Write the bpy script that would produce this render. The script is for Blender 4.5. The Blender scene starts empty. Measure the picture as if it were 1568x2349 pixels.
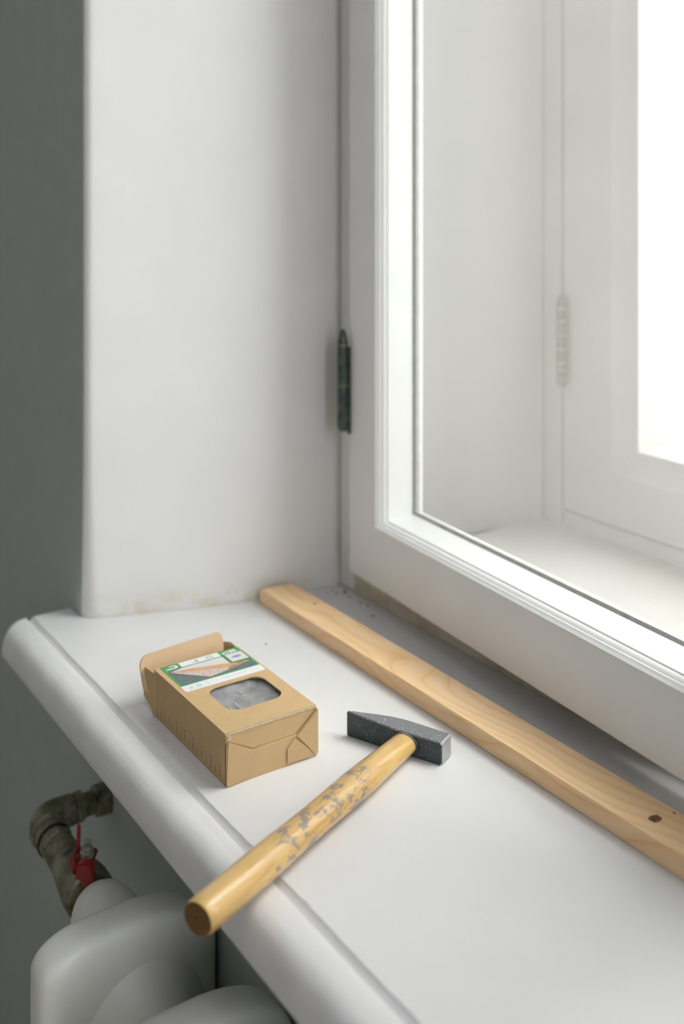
import bpy, bmesh, math, random
from mathutils import Vector, Matrix
random.seed(7)
S = bpy.context.scene
C = S.collection

# ------------------------------------------------------------------ camera, sky, sun, exposure
# world: X runs along the window, Y points outdoors, Z up, windowsill top at z = 0
F_PX, HORIZON, EYE = 2430.0, 430.0, 0.56
cam_d = bpy.data.cameras.new('camera')
cam = bpy.data.objects.new('camera', cam_d)
C.objects.link(cam)
S.camera = cam
cam_d.sensor_fit = 'VERTICAL'
cam_d.sensor_height = 36.0
cam_d.sensor_width = 24.0
cam_d.lens = 36.0 * F_PX / 2349.0
cam_d.shift_y = (HORIZON - 1174.5) / 2349.0
cam_d.clip_start = 0.02
cam.location = (0, 0, EYE)
TH = math.radians(34.08)
cam.rotation_euler = (math.pi / 2, 0, math.pi / 2 - TH)
cam_d.dof.use_dof = True
cam_d.dof.focus_distance = 1.03
cam_d.dof.aperture_fstop = 2.8

w = bpy.data.worlds.new('overcast_sky')
S.world = w
w.use_nodes = True
bg = w.node_tree.nodes['Background']
bg.inputs['Color'].default_value = (0.93, 0.96, 1.0, 1)
bg.inputs['Strength'].default_value = 6.4

sun_d = bpy.data.lights.new('hazy_sun', 'SUN')
sun_d.energy = 4.2
sun_d.angle = math.radians(46)
sun_d.color = (1.0, 0.965, 0.925)
sun = bpy.data.objects.new('hazy_sun', sun_d)
C.objects.link(sun)
SUN_DIR = Vector((-0.40, -0.66, -1.0))          # the way the light travels
sun.rotation_euler = SUN_DIR.to_track_quat('-Z', 'Y').to_euler()
sun.location = (3, 4, 6)



def portal(name, loc, rot, sx, sy):
    d = bpy.data.lights.new(name, 'AREA')
    d.shape = 'RECTANGLE'
    d.size, d.size_y = sx, sy
    d.cycles.is_portal = True
    o = bpy.data.objects.new(name, d)
    C.objects.link(o)
    o.location, o.rotation_euler = loc, rot
    return o


# sky portals in the two window openings (they guide the sampling of the sky and give off no light of their own)
portal('sky_portal', (-0.46, 1.345, 1.53), (-math.pi / 2, 0, 0), 1.37, 2.94)
portal('sky_portal', (2.315, 0.08, 1.40), (0, math.pi / 2, 0), 2.9, 0.78)

S.view_settings.view_transform = 'Standard'
S.view_settings.look = 'None'
S.view_settings.exposure = 0.0
S.view_settings.gamma = 1.0
S.view_settings.use_curve_mapping = False


# ------------------------------------------------------------------ material helpers
class NT:
    def __init__(self, name):
        self.m = bpy.data.materials.new(name)
        self.m.use_nodes = True
        self.t = self.m.node_tree
        self.b = self.t.nodes['Principled BSDF']
        self.out = self.t.nodes['Material Output']

    def n(self, kind, **kw):
        x = self.t.nodes.new(kind)
        for k, v in kw.items():
            if k in x.inputs.keys():
                x.inputs[k].default_value = v
            else:
                setattr(x, k, v)
        return x

    def l(self, a, b):
        self.t.links.new(a, b)

    def coords(self, scale=(1, 1, 1), rot=(0, 0, 0), loc=(0, 0, 0), src='Object'):
        tc = self.n('ShaderNodeTexCoord')
        mp = self.n('ShaderNodeMapping')
        mp.inputs['Scale'].default_value = scale
        mp.inputs['Rotation'].default_value = rot
        mp.inputs['Location'].default_value = loc
        self.l(tc.outputs[src], mp.inputs['Vector'])
        return mp.outputs['Vector']

    def noise(self, vec, scale, detail=3, rough=0.5, dist=0.0):
        x = self.n('ShaderNodeTexNoise')
        x.inputs['Scale'].default_value = scale
        x.inputs['Detail'].default_value = detail
        x.inputs['Roughness'].default_value = rough
        x.inputs['Distortion'].default_value = dist
        self.l(vec, x.inputs['Vector'])
        return x.outputs['Fac']

    def ramp(self, fac, stops, interp='LINEAR'):
        r = self.n('ShaderNodeValToRGB')
        cr = r.color_ramp
        cr.interpolation = interp
        while len(cr.elements) < len(stops):
            cr.elements.new(0.5)
        for e, (p, c) in zip(cr.elements, stops):
            e.position = p
            e.color = (c[0], c[1], c[2], 1) if not isinstance(c, (int, float)) else (c, c, c, 1)
        self.l(fac, r.inputs['Fac'])
        return r.outputs['Color']

    def mix(self, fac, a, b, mode='MIX'):
        x = self.n('ShaderNodeMix')
        x.data_type = 'RGBA'
        x.blend_type = mode
        for sock, v in ((x.inputs[0], fac), (x.inputs[6], a), (x.inputs[7], b)):
            if isinstance(v, (int, float)):
                sock.default_value = v
            elif isinstance(v, tuple):
                sock.default_value = (v[0], v[1], v[2], 1)
            else:
                self.l(v, sock)
        return x.outputs[2]

    def math(self, op, a, b=None):
        x = self.n('ShaderNodeMath')
        x.operation = op
        for i, v in enumerate((a, b)):
            if v is None:
                continue
            if isinstance(v, (int, float)):
                x.inputs[i].default_value = v
            else:
                self.l(v, x.inputs[i])
        return x.outputs[0]

    def bump(self, h, strength, dist=0.001):
        b = self.n('ShaderNodeBump')
        b.inputs['Strength'].default_value = strength
        b.inputs['Distance'].default_value = dist
        self.l(h, b.inputs['Height'])
        self.l(b.outputs['Normal'], self.b.inputs['Normal'])

    def base(self, c, rough=0.5, metal=0.0, spec=0.5):
        if isinstance(c, tuple):
            self.b.inputs['Base Color'].default_value = (c[0], c[1], c[2], 1)
        else:
            self.l(c, self.b.inputs['Base Color'])
        self.b.inputs['Roughness'].default_value = rough
        self.b.inputs['Metallic'].default_value = metal
        self.b.inputs['Specular IOR Level'].default_value = spec
        return self


def plain(name, c, rough=0.5, metal=0.0, spec=0.5, var=0.06, scale=40, bump=0.0, bdist=0.0005, stretch=(1, 1, 1)):
    """solid colour with a slight noise variation and optional fine relief"""
    k = NT(name)
    v = k.coords(stretch)
    f = k.noise(v, scale, 4, 0.6)
    lo = tuple(max(0, x * (1 - var)) for x in c)
    hi = tuple(min(1, x * (1 + var)) for x in c)
    k.base(k.ramp(f, [(0.3, lo), (0.7, hi)]), rough, metal, spec)
    if bump:
        k.bump(f, bump, bdist)
    return k.m


MAT = {}
WHITE = (0.80, 0.79, 0.775)


def build_materials():
    # plaster of the window reveal and the left wall: white, faint trowel relief, yellow stains low at the sill
    k = NT('white_plaster')
    v = k.coords()
    f = k.noise(v, 9, 3)
    g = k.noise(v, 120, 3)
    sep = k.n('ShaderNodeSeparateXYZ')
    k.l(v, sep.inputs[0])
    zlow = k.ramp(sep.outputs['Z'], [(0.0, 1.0), (0.034, 0.0)])
    st = k.ramp(k.noise(v, 22, 4, 0.65), [(0.44, 0.0), (0.62, 1.0)])
    above = k.math('GREATER_THAN', sep.outputs['Z'], -0.03)
    mask = k.math('MULTIPLY', k.math('MULTIPLY', zlow, st), above)
    col = k.ramp(f, [(0.3, (0.755, 0.745, 0.735)), (0.7, (0.785, 0.775, 0.76))])
    k.base(k.mix(k.math('MULTIPLY', mask, 0.7), col, (0.62, 0.50, 0.28)), 0.75, 0, 0.3)
    k.bump(k.mix(0.3, f, g), 0.25, 0.002)
    MAT['plaster'] = k.m

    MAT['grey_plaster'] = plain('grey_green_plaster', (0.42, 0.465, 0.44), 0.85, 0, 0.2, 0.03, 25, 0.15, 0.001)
    MAT['room'] = plain('room_plaster', (0.80, 0.81, 0.80), 0.9, 0, 0.2, 0.03, 3)
    MAT['ceiling'] = plain('ceiling_paint', (0.82, 0.82, 0.82), 0.9, 0, 0.2, 0.02, 3)
    MAT['floor'] = plain('floor_boards', (0.55, 0.50, 0.43), 0.6, 0, 0.4, 0.2, 2, stretch=(1, 12, 1))

    # gloss paint on wood with brush marks running along x
    def paint(name, c, stretch, bs, rough=0.35):
        k = NT(name)
        v = k.coords(stretch)
        f = k.noise(v, 60, 4, 0.6)
        v2 = k.coords()
        b = k.noise(v2, 14, 3)
        k.base(k.ramp(b, [(0.3, tuple(x * 0.97 for x in c)), (0.7, c)]), rough, 0, 0.4)
        k.bump(f, bs, 0.0006 if bs < 0.5 else 0.0013)
        return k.m
    MAT['paint_sill'] = paint('white_sill_paint', (0.76, 0.755, 0.765), (0.12, 1, 1), 0.12)
    MAT['paint'] = paint('white_gloss_paint', (0.88, 0.875, 0.87), (0.12, 1, 1), 0.12)
    MAT['paint_nose'] = paint('brushed_white_paint', (0.78, 0.775, 0.785), (0.06, 1.2, 1.2), 0.75, 0.38)
    MAT['paint_out'] = paint('dimmed_white_paint', (0.44, 0.43, 0.415), (1, 1, 0.12), 0.12, 0.5)  # white paint greyed in its colour to hold down the daylight glare
    MAT['paint_v'] = paint('white_gloss_paint_upright', (0.89, 0.885, 0.87), (1, 1, 0.12), 0.12)

    # fixed frame below the casement: aged, yellowed paint
    k = NT('yellowed_white_paint')
    v = k.coords((0.5, 1, 1))
    st = k.ramp(k.noise(v, 30, 5, 0.7), [(0.4, (0.70, 0.66, 0.55)), (0.62, (0.56, 0.49, 0.33))])
    k.base(st, 0.5, 0, 0.4)
    MAT['paint_old'] = k.m

    # window glass: clear, weak reflection, translucent veil added to stand in for glare
    def glass(name, veil):
        k = NT(name)
        k.t.nodes.remove(k.b)
        tr = k.n('ShaderNodeBsdfTransparent')
        tr.inputs['Color'].default_value = (0.97, 0.98, 0.97, 1)
        gl = k.n('ShaderNodeBsdfGlossy')
        gl.inputs['Roughness'].default_value = 0.02
        du = k.n('ShaderNodeBsdfTranslucent')
        du.inputs['Color'].default_value = (0.95, 0.93, 0.90, 1)
        lw = k.n('ShaderNodeLayerWeight')
        fr = k.math('ADD', k.math('MULTIPLY', k.math('POWER', lw.outputs['Facing'], 5.0), 0.5), 0.025)
        m1 = k.n('ShaderNodeMixShader')
        k.l(fr, m1.inputs[0])
        k.l(tr.outputs[0], m1.inputs[1])
        k.l(gl.outputs[0], m1.inputs[2])
        m2 = k.n('ShaderNodeMixShader')
        v = k.coords()
        d = k.ramp(k.noise(v, 5, 4, 0.6), [(0.3, veil * 0.92), (0.7, veil * 1.08)])
        k.l(d, m2.inputs[0])
        k.l(m1.outputs[0], m2.inputs[1])
        k.l(du.outputs[0], m2.inputs[2])
        k.l(m2.outputs[0], k.out.inputs['Surface'])
        return k.m
    MAT['glass'] = glass('veiled_window_glass', 0.10)
    MAT['glass_out'] = glass('outer_window_glass', 0.04)
    MAT['seal'] = plain('grey_glazing_putty', (0.42, 0.42, 0.40), 0.7, 0, 0.3, 0.15, 90)

    # hinges
    k = NT('dark_oiled_hinge_steel')
    v = k.coords()
    f = k.noise(v, 90, 5, 0.7)
    k.base(k.ramp(f, [(0.35, (0.035, 0.05, 0.045)), (0.6, (0.10, 0.12, 0.10)), (0.75, (0.25, 0.25, 0.22))]), 0.4, 0.4, 0.5)
    MAT['hinge'] = k.m
    k = NT('greyed_hinge_steel')
    v = k.coords()
    f = k.noise(v, 60, 5, 0.7)
    k.base(k.ramp(f, [(0.35, (0.09, 0.09, 0.07)), (0.6, (0.15, 0.145, 0.115)), (0.75, (0.24, 0.20, 0.13))]), 0.5, 0.2, 0.5)
    MAT['hinge_grey'] = k.m
    MAT['brass'] = plain('tarnished_brass', (0.36, 0.28, 0.13), 0.45, 0.6, 0.5, 0.2, 60)

    # pine batten
    k = NT('planed_pine')
    v0 = k.coords((1, 1, 1))
    big = k.noise(k.coords((1.6, 3.0, 3.0)), 2.4, 1, 0.35)
    sp = k.n('ShaderNodeSeparateXYZ')
    k.l(v0, sp.inputs[0])
    y = k.math('ADD', sp.outputs['Y'], k.math('MULTIPLY', sp.outputs['Z'], 0.55))
    y = k.math('ADD', y, k.math('MULTIPLY', big, 0.16))
    rings = k.math('FRACT', k.math('MULTIPLY', y, 95.0))
    rc = k.ramp(rings, [(0.0, (0.91, 0.645, 0.375)), (0.45, (0.93, 0.69, 0.425)), (0.80, (0.91, 0.63, 0.35)), (0.93, (0.85, 0.54, 0.28)), (1.0, (0.91, 0.645, 0.375))])
    fine = k.noise(k.coords((2.5, 90, 90)), 9, 3, 0.6)
    fc = k.ramp(fine, [(0.3, (0.93, 0.92, 0.90)), (0.7, (1.03, 1.03, 1.03))])
    tint = k.ramp(k.noise(k.coords((4, 14, 8)), 1.5, 2), [(0.35, (1.0, 0.97, 0.92)), (0.65, (1.06, 1.05, 1.08))])
    k.base(k.mix(1.0, k.mix(1.0, rc, fc, 'MULTIPLY'), tint, 'MULTIPLY'), 0.55, 0, 0.3)
    k.bump(fine, 0.15, 0.0004)
    MAT['pine'] = k.m
    MAT['pine_end'] = plain('pine_end_grain', (0.52, 0.33, 0.17), 0.7, 0, 0.2, 0.15, 120)
    MAT['knot'] = plain('dark_pine_knot', (0.20, 0.095, 0.03), 0.6, 0, 0.3, 0.5, 260)

    # corrugated cardboard
    k = NT('brown_cardboard')
    v = k.coords()
    f = k.noise(v, 60, 5, 0.65)
    fib = k.noise(k.coords((1, 6, 1)), 500, 2, 0.6)
    k.base(k.mix(0.25, k.ramp(f, [(0.3, (0.56, 0.385, 0.20)), (0.7, (0.61, 0.43, 0.23))]),
                 k.ramp(fib, [(0.3, (0.50, 0.335, 0.17)), (0.7, (0.66, 0.475, 0.265))])), 0.8, 0, 0.2)
    k.bump(f, 0.12, 0.0006)
    MAT['card'] = k.m
    k = NT('corrugated_inner_cardboard')
    v = k.coords()
    wv = k.n('ShaderNodeTexWave')
    wv.bands_direction = 'Y'
    wv.inputs['Scale'].default_value = 75
    wv.inputs['Distortion'].default_value = 2.5
    k.l(v, wv.inputs['Vector'])
    k.base(k.ramp(wv.outputs['Fac'], [(0.2, (0.575, 0.40, 0.245)), (0.8, (0.59, 0.415, 0.255))]), 0.85, 0, 0.2)
    k.bump(wv.outputs['Fac'], 0.04, 0.0003)
    MAT['card_in'] = k.m
    MAT['card_edge'] = plain('worn_card_edge', (0.62, 0.53, 0.40), 0.9, 0, 0.1, 0.2, 300)
    MAT['card_dark'] = plain('inside_of_the_box', (0.16, 0.11, 0.06), 0.9, 0, 0.1)

    k = NT('cloudy_plastic_film')
    v = k.coords()
    f = k.noise(v, 55, 6, 0.7, 1.2)
    big = k.noise(v, 18, 2)
    c = k.mix(0.5, k.ramp(f, [(0.32, (0.17, 0.17, 0.18)), (0.70, (0.55, 0.55, 0.57))]), k.ramp(big, [(0.3, (0.15, 0.15, 0.155)), (0.75, (0.42, 0.42, 0.43))]))
    k.base(c, 0.32, 0, 0.5)
    k.bump(f, 0.35, 0.0012)
    MAT['film'] = k.m
    MAT['crease_glint'] = plain('film_crease_glint', (0.85, 0.85, 0.86), 0.3)  # film creases with their highlights put in as white
    MAT['lab_white'] = plain('label_white', (0.78, 0.78, 0.80), 0.45, 0, 0.5, 0.01)
    MAT['lab_green'] = plain('label_green', (0.055, 0.32, 0.095), 0.45, 0, 0.5, 0.02)
    MAT['lab_dark'] = plain('label_slate', (0.13, 0.16, 0.17), 0.45, 0, 0.5, 0.15, 150)
    MAT['lab_pale'] = plain('label_pale_pink', (0.68, 0.64, 0.64), 0.45, 0, 0.5, 0.02)
    MAT['lab_wood'] = plain('label_printed_wood', (0.62, 0.36, 0.18), 0.45, 0, 0.5, 0.25, 90, stretch=(6, 1, 1))
    MAT['lab_wood2'] = plain('label_printed_board', (0.40, 0.25, 0.15), 0.45, 0, 0.5, 0.2, 120)
    MAT['lab_flake'] = plain('label_printed_chip', (0.58, 0.47, 0.42), 0.45, 0, 0.5, 0.35, 420)
    MAT['lab_blue'] = plain('label_blue', (0.20, 0.30, 0.55), 0.45, 0, 0.5, 0.1)
    MAT['lab_cyan'] = plain('label_cyan', (0.25, 0.55, 0.70), 0.45, 0, 0.5, 0.1)
    MAT['lab_ink'] = plain('label_ink', (0.18, 0.18, 0.21), 0.5, 0, 0.4, 0.05)
    MAT['lab_faint'] = plain('label_faint_ink', (0.50, 0.49, 0.53), 0.5, 0, 0.4, 0.05)
    MAT['ink'] = plain('black_print', (0.025, 0.02, 0.012), 0.7, 0, 0.3, 0.05)

    # hammer head: dark lacquer, top coloured lighter as if lit, white paint specks
    def steel(name, a, b, rough, metal, toplight):
        k = NT(name)
        v = k.coords()
        f = k.noise(v, 130, 5, 0.7)
        c = k.ramp(f, [(0.3, a), (0.7, b)])
        vo = k.n('ShaderNodeTexVoronoi')
        vo.inputs['Scale'].default_value = 520
        wob = k.n('ShaderNodeTexNoise')
        wob.inputs['Scale'].default_value = 700
        k.l(v, wob.inputs['Vector'])
        wv = k.mix(0.0022, v, wob.outputs['Color'], 'ADD')
        k.l(wv, vo.inputs['Vector'])
        dots = k.ramp(vo.outputs['Distance'], [(0.0, 1.0), (0.22, 1.0), (0.30, 0.0)])
        patch = k.ramp(k.noise(v, 45, 3, 0.7), [(0.44, 0.0), (0.52, 1.0)])
        sel = k.ramp(vo.outputs['Color'], [(0.48, 0.0), (0.52, 1.0)])
        geo = k.n('ShaderNodeNewGeometry')
        sz = k.n('ShaderNodeSeparateXYZ')
        k.l(geo.outputs['Normal'], sz.inputs[0])
        up = k.ramp(sz.outputs['Z'], [(0.2, 0.25), (0.8, 1.0)])
        m = k.math('MULTIPLY', k.math('MULTIPLY', dots, patch), k.math('MULTIPLY', sel, up))
        # light from above put into the colour: upward faces turn grey
        dd = k.ramp(sz.outputs['Z'], [(0.3, 0.0), (0.9, toplight)])
        c = k.mix(dd, c, (0.25, 0.248, 0.262))
        vo2 = k.n('ShaderNodeTexVoronoi')
        vo2.inputs['Scale'].default_value = 95
        k.l(wv, vo2.inputs['Vector'])
        blob = k.math('MULTIPLY', k.ramp(vo2.outputs['Distance'], [(0.16, 1.0), (0.24, 0.0)]), k.ramp(vo2.outputs['Color'], [(0.74, 0.0), (0.76, 1.0)]))
        m = k.math('MAXIMUM', m, k.math('MULTIPLY', blob, 0.75))
        k.base(k.mix(m, c, (0.72, 0.70, 0.68)), rough, metal, 0.5)
        k.bump(f, 0.15, 0.0004)
        return k.m
    MAT['lacquer'] = steel('dark_lacquered_steel', (0.026, 0.043, 0.050), (0.046, 0.066, 0.074), 0.42, 0.15, 0.78)
    MAT['bare_steel'] = steel('worn_bare_steel', (0.36, 0.36, 0.37), (0.52, 0.51, 0.51), 0.45, 0.35, 0.3)

    # hammer handle: varnished ash with flaked grey patches
    k = NT('varnished_ash')
    v = k.coords()
    gr = k.noise(k.coords((9, 9, 0.9)), 14, 5, 0.6, 1.5)
    c = k.ramp(gr, [(0.28, (0.52, 0.30, 0.085)), (0.5, (0.67, 0.425, 0.15)), (0.68, (0.73, 0.485, 0.195)), (0.8, (0.56, 0.32, 0.10))])
    sep = k.n('ShaderNodeSeparateXYZ')
    k.l(v, sep.inputs[0])
    # worn in the middle third of its length (local z)
    zone = k.ramp(sep.outputs['Z'], [(0.0, 0.0), (0.06, 0.2), (0.10, 1.0), (0.20, 1.0), (0.255, 0.0)])
    wn = k.noise(k.coords((1, 1, 0.5)), 110, 6, 0.74)
    thr = k.math('ADD', wn, k.math('MULTIPLY', zone, 0.16))
    worn = k.ramp(thr, [(0.66, 0.0), (0.70, 1.0)])
    c = k.mix(k.math('MULTIPLY', worn, 0.85), c, (0.23, 0.20, 0.185))
    k.base(c, 0.30, 0, 0.5)
    k.l(k.ramp(worn, [(0, 0.27), (1, 0.65)]), k.b.inputs['Roughness'])
    k.b.inputs['Coat Weight'].default_value = 0.6
    k.b.inputs['Coat Roughness'].default_value = 0.22
    k.bump(k.mix(0.5, gr, worn), 0.12, 0.0005)
    MAT['ash'] = k.m
    k = NT('ash_end_grain_shaded')  # end grain, with the shade on the handle end put into its colour
    v = k.coords()
    k.base(k.ramp(k.noise(v, 160, 5, 0.7), [(0.3, (0.105, 0.055, 0.013)), (0.7, (0.18, 0.10, 0.03))]), 0.7, 0, 0.3)
    MAT['ash_end'] = k.m
    MAT['ash_heart'] = plain('dark_heartwood', (0.045, 0.025, 0.008), 0.8)

    # radiator and pipe
    MAT['radiator'] = plain('white_radiator_enamel', (0.80, 0.80, 0.75), 0.38, 0, 0.5, 0.05, 12, 0.08, 0.001)
    k = NT('tarnished_pipe_metal')
    v = k.coords()
    f = k.noise(v, 45, 5, 0.7)
    k.base(k.ramp(f, [(0.33, (0.055, 0.058, 0.045)), (0.5, (0.20, 0.19, 0.125)), (0.68, (0.34, 0.33, 0.24))]), 0.5, 0.35, 0.5)
    k.bump(f, 0.4, 0.001)
    MAT['pipe'] = k.m
    MAT['pipe_dark'] = plain('black_gasket', (0.02, 0.022, 0.02), 0.6)
    MAT['red'] = plain('red_lacquer_lever', (0.25, 0.014, 0.014), 0.32, 0, 0.5, 0.12, 120)
    MAT['steelnut'] = plain('dull_zinc_nut', (0.34, 0.33, 0.27), 0.4, 0.5, 0.5, 0.3, 150)
    MAT['pale'] = plain('pale_plastic', (0.40, 0.44, 0.34), 0.5)
    MAT['crumb'] = plain('brown_crumb', (0.14, 0.11, 0.06), 0.9, 0, 0.2, 0.3, 400)
    MAT['crumb_pale'] = plain('paint_flake', (0.60, 0.56, 0.48), 0.8, 0, 0.2, 0.2, 300)
    MAT['caulk'] = plain('yellowed_caulk', (0.66, 0.60, 0.44), 0.6, 0, 0.3, 0.2, 60)

    # outdoors
    MAT['street'] = plain('street_asphalt', (0.30, 0.30, 0.31), 0.9, 0, 0.2, 0.1, 2)
    MAT['render_pink'] = plain('pale_pink_facade', (0.62, 0.50, 0.45), 0.9, 0, 0.2, 0.05, 1)
    MAT['render_base'] = plain('blue_grey_plinth', (0.42, 0.45, 0.52), 0.9, 0, 0.2, 0.05, 1)
    MAT['far_glass'] = plain('dark_far_pane', (0.22, 0.24, 0.27), 0.1, 0, 0.5, 0.1, 1)
    MAT['far_frame'] = plain('white_far_frame', (0.75, 0.74, 0.72), 0.6)


build_materials()


# ------------------------------------------------------------------ mesh helpers
def obj(name, bm, mats, parent=None, smooth=False, loc=None):
    me = bpy.data.meshes.new(name)
    bmesh.ops.recalc_face_normals(bm, faces=bm.faces[:])
    bm.to_mesh(me)
    bm.free()
    if not isinstance(mats, (list, tuple)):
        mats = [mats]
    for m in mats:
        me.materials.append(MAT[m] if isinstance(m, str) else m)
    if smooth:
        me.polygons.foreach_set('use_smooth', [True] * len(me.polygons))
        try:
            me.set_sharp_from_angle(angle=math.radians(38 if smooth is True else smooth))
        except Exception:
            pass
    o = bpy.data.objects.new(name, me)
    C.objects.link(o)
    if parent is not None:
        o.parent = parent
        o.matrix_parent_inverse = Matrix.Identity(4)
        o.location = -parent_world(parent) if loc is None else loc
    elif loc is not None:
        o.location = loc
    return o


def parent_world(p):
    v = Vector(p.location)
    while p.parent is not None:
        p = p.parent
        v = v + Vector(p.location)
    return v


def thing(name, label, cat, loc=(0, 0, 0), group=None):
    o = bpy.data.objects.new(name, None)
    o.empty_display_size = 0.05
    C.objects.link(o)
    o.location = loc
    tag(o, label, cat, group)
    return o


def tag(o, label=None, cat=None, group=None, kind=None):
    if label:
        o['label'] = label
    if cat:
        o['category'] = cat
    if group:
        o['group'] = group
    if kind:
        o['kind'] = kind
    return o


def box(bm, x0, x1, y0, y1, z0, z1, bevel=0.0, seg=2):
    r = bmesh.ops.create_cube(bm, size=1.0)
    vs = r['verts']
    for v in vs:
        v.co = Vector((x0 + (v.co.x + .5) * (x1 - x0), y0 + (v.co.y + .5) * (y1 - y0), z0 + (v.co.z + .5) * (z1 - z0)))
    if bevel:
        es = list({e for v in vs for e in v.link_edges})
        bmesh.ops.bevel(bm, geom=es, offset=bevel, segments=seg, affect='EDGES', profile=0.5)
    return bm


def B(*a, **k):
    return box(bmesh.new(), *a, **k)


def prism(bm, poly, axis, a, b, mat=0):
    """extrude a 2D polygon along an axis from a to b (axis 'z': poly = x,y; 'x': y,z; 'y': x,z)"""
    def P(p, h):
        if axis == 'z':
            return (p[0], p[1], h)
        if axis == 'x':
            return (h, p[0], p[1])
        return (p[0], h, p[1])
    v0 = [bm.verts.new(P(p, a)) for p in poly]
    v1 = [bm.verts.new(P(p, b)) for p in poly]
    n = len(poly)
    fs = [bm.faces.new(v0), bm.faces.new(v1[::-1])]
    for i in range(n):
        fs.append(bm.faces.new((v0[i], v0[(i + 1) % n], v1[(i + 1) % n], v1[i])))
    for f in fs:
        f.material_index = mat
    return bm


def loft(bm, rings, cap=(True, True), closed=True, mats=None):
    """rings: lists of points with the same count"""
    vr = [[bm.verts.new(p) for p in r] for r in rings]
    n = len(rings[0])
    for i in range(len(vr) - 1):
        for j in range(n if closed else n - 1):
            bm.faces.new((vr[i][j], vr[i][(j + 1) % n], vr[i + 1][(j + 1) % n], vr[i + 1][j]))
    if cap[0]:
        bm.faces.new(vr[0][::-1])
    if cap[1]:
        bm.faces.new(vr[-1])
    return vr


def lathe(bm, prof, origin, axis, n=28, caps=(True, True)):
    """prof: (distance along the axis, radius)"""
    ax = Vector(axis).normalized()
    t = ax.orthogonal().normalized()
    s = ax.cross(t)
    o = Vector(origin)
    rings = []
    for d, r in prof:
        rings.append([o + ax * d + (t * math.cos(2 * math.pi * i / n) + s * math.sin(2 * math.pi * i / n)) * max(r, 1e-5) for i in range(n)])
    loft(bm, rings, caps)
    return bm


def tube(bm, pts, radii, n=20):
    pts = [Vector(p) for p in pts]
    rings = []
    up = None
    for i, p in enumerate(pts):
        d = (pts[min(i + 1, len(pts) - 1)] - pts[max(i - 1, 0)]).normalized()
        if up is None:
            up = d.orthogonal().normalized()
        s = d.cross(up).normalized()
        up = s.cross(d).normalized()
        r = radii[i] if isinstance(radii, (list, tuple)) else radii
        rings.append([p + (s * math.cos(2 * math.pi * k / n) + up * math.sin(2 * math.pi * k / n)) * r for k in range(n)])
    loft(bm, rings)
    return bm


def struct(o, label=None, cat=None):
    o['kind'] = 'structure'
    tag(o, label, cat)
    return o


# ------------------------------------------------------------------ the room
ZF, ZC = -0.85, 3.4                    # floor and ceiling
YW = 0.492                              # room face of the window wall
REV = [(-1.314, 0.512), (-1.285, 0.606), (-1.258, 0.708), (-1.2395, 0.8335)]   # splayed left reveal, in plan
ZT = 3.0                               # lintel



def corner(r):
    """plan of the soft plaster corner between wall and reveal"""
    out = []
    cx = -1.316 - r
    for i in range(9):
        a = math.radians(-90 + 74 * i / 8)
        out.append((cx + r * math.cos(a), YW + r + r * math.sin(a)))
    return out


def corner_r(z):                        # the plaster is fuller at the foot of the reveal
    k = min(1.0, max(0.0, z) / 0.30)
    return 0.016 * (1 - k) ** 2 + 0.014


def wall_left():
    # subdivided upwards so that the plaster can wander a little
    bm = bmesh.new()
    zs = [ZF, -0.3, -0.036, 0.0, 0.02, 0.05, 0.08, 0.11, 0.15, 0.2, 0.25, 0.3, 0.45, 0.65, 0.9, 1.2, 1.6, 2.2, ZC]
    rings = []
    for z in zs:
        r = corner_r(z)
        c = corner(r)
        rv = [(x, y) for x, y in REV if y > c[-1][1] + 0.006]
        rv = [REV[0]] * 0 + rv
        while len(rv) < len(REV):       # keep the point count: split the first reveal stretch
            p, q = c[-1], rv[0]
            rv.insert(0, ((p[0] + q[0]) / 2, (p[1] + q[1]) / 2))
        plan = [(-3.2, YW)] + c + rv + [(-1.2395, 0.885), (-1.145, 1.125), (-1.145, 1.34), (-3.2, 1.34)]
        rings.append([(x, y, z) for x, y in plan])
    loft(bm, rings)
    return obj('wall_left', bm, ['plaster', 'grey_plaster'], smooth=40)


wl = wall_left()
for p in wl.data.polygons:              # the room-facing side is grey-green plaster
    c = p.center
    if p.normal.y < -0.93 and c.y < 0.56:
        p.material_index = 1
struct(wl, 'grey plaster wall turning into the bright white splayed window reveal', 'wall')

struct(obj('wall_below', B(-1.333, 0.40, YW, 1.34, ZF, -0.0405), 'grey_plaster'), 'grey parapet wall under the windowsill behind the radiator', 'wall')
bm = bmesh.new()
prism(bm, [(0.36, YW), (2.2, YW), (2.2, 1.34), (0.22, 1.34), (0.22, 1.125), (0.30, 0.885), (0.30, 0.8335)], 'z', ZF, ZC)
struct(obj('wall_right', bm, 'plaster'), 'white plaster wall right of the window', 'wall')
struct(obj('wall_above', B(-1.333, 0.36, YW, 1.34, ZT, ZC), 'plaster'), 'white lintel above the window', 'wall')
struct(obj('wall_back', B(-3.2, 2.2, -3.4, -3.3, ZF, ZC), 'room'), 'plain wall at the back of the room', 'wall')
struct(obj('wall_side', B(-3.3, -3.2, -3.4, 1.34, ZF, ZC), 'room'), 'plain side wall of the room', 'wall')
bm = bmesh.new()
for a in ((-3.4, -0.31, ZF, ZC), (0.47, 1.34, ZF, ZC), (-0.31, 0.47, ZF, -0.05), (-0.31, 0.47, 2.85, ZC)):
    box(bm, 2.2, 2.3, a[0], a[1], a[2], a[3])
struct(obj('wall_end', bm, 'room'), 'end wall of the room with a window in it', 'wall')
w4 = thing('window_3', 'white framed window in the end wall of the room', 'window', (2.25, 0.08, -0.05))
w4['kind'] = 'structure'
for y in (-0.295, 0.455):
    obj('mullion', B(2.22, 2.28, y - 0.015, y + 0.015, -0.05, 2.85), 'paint_v', w4)
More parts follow.
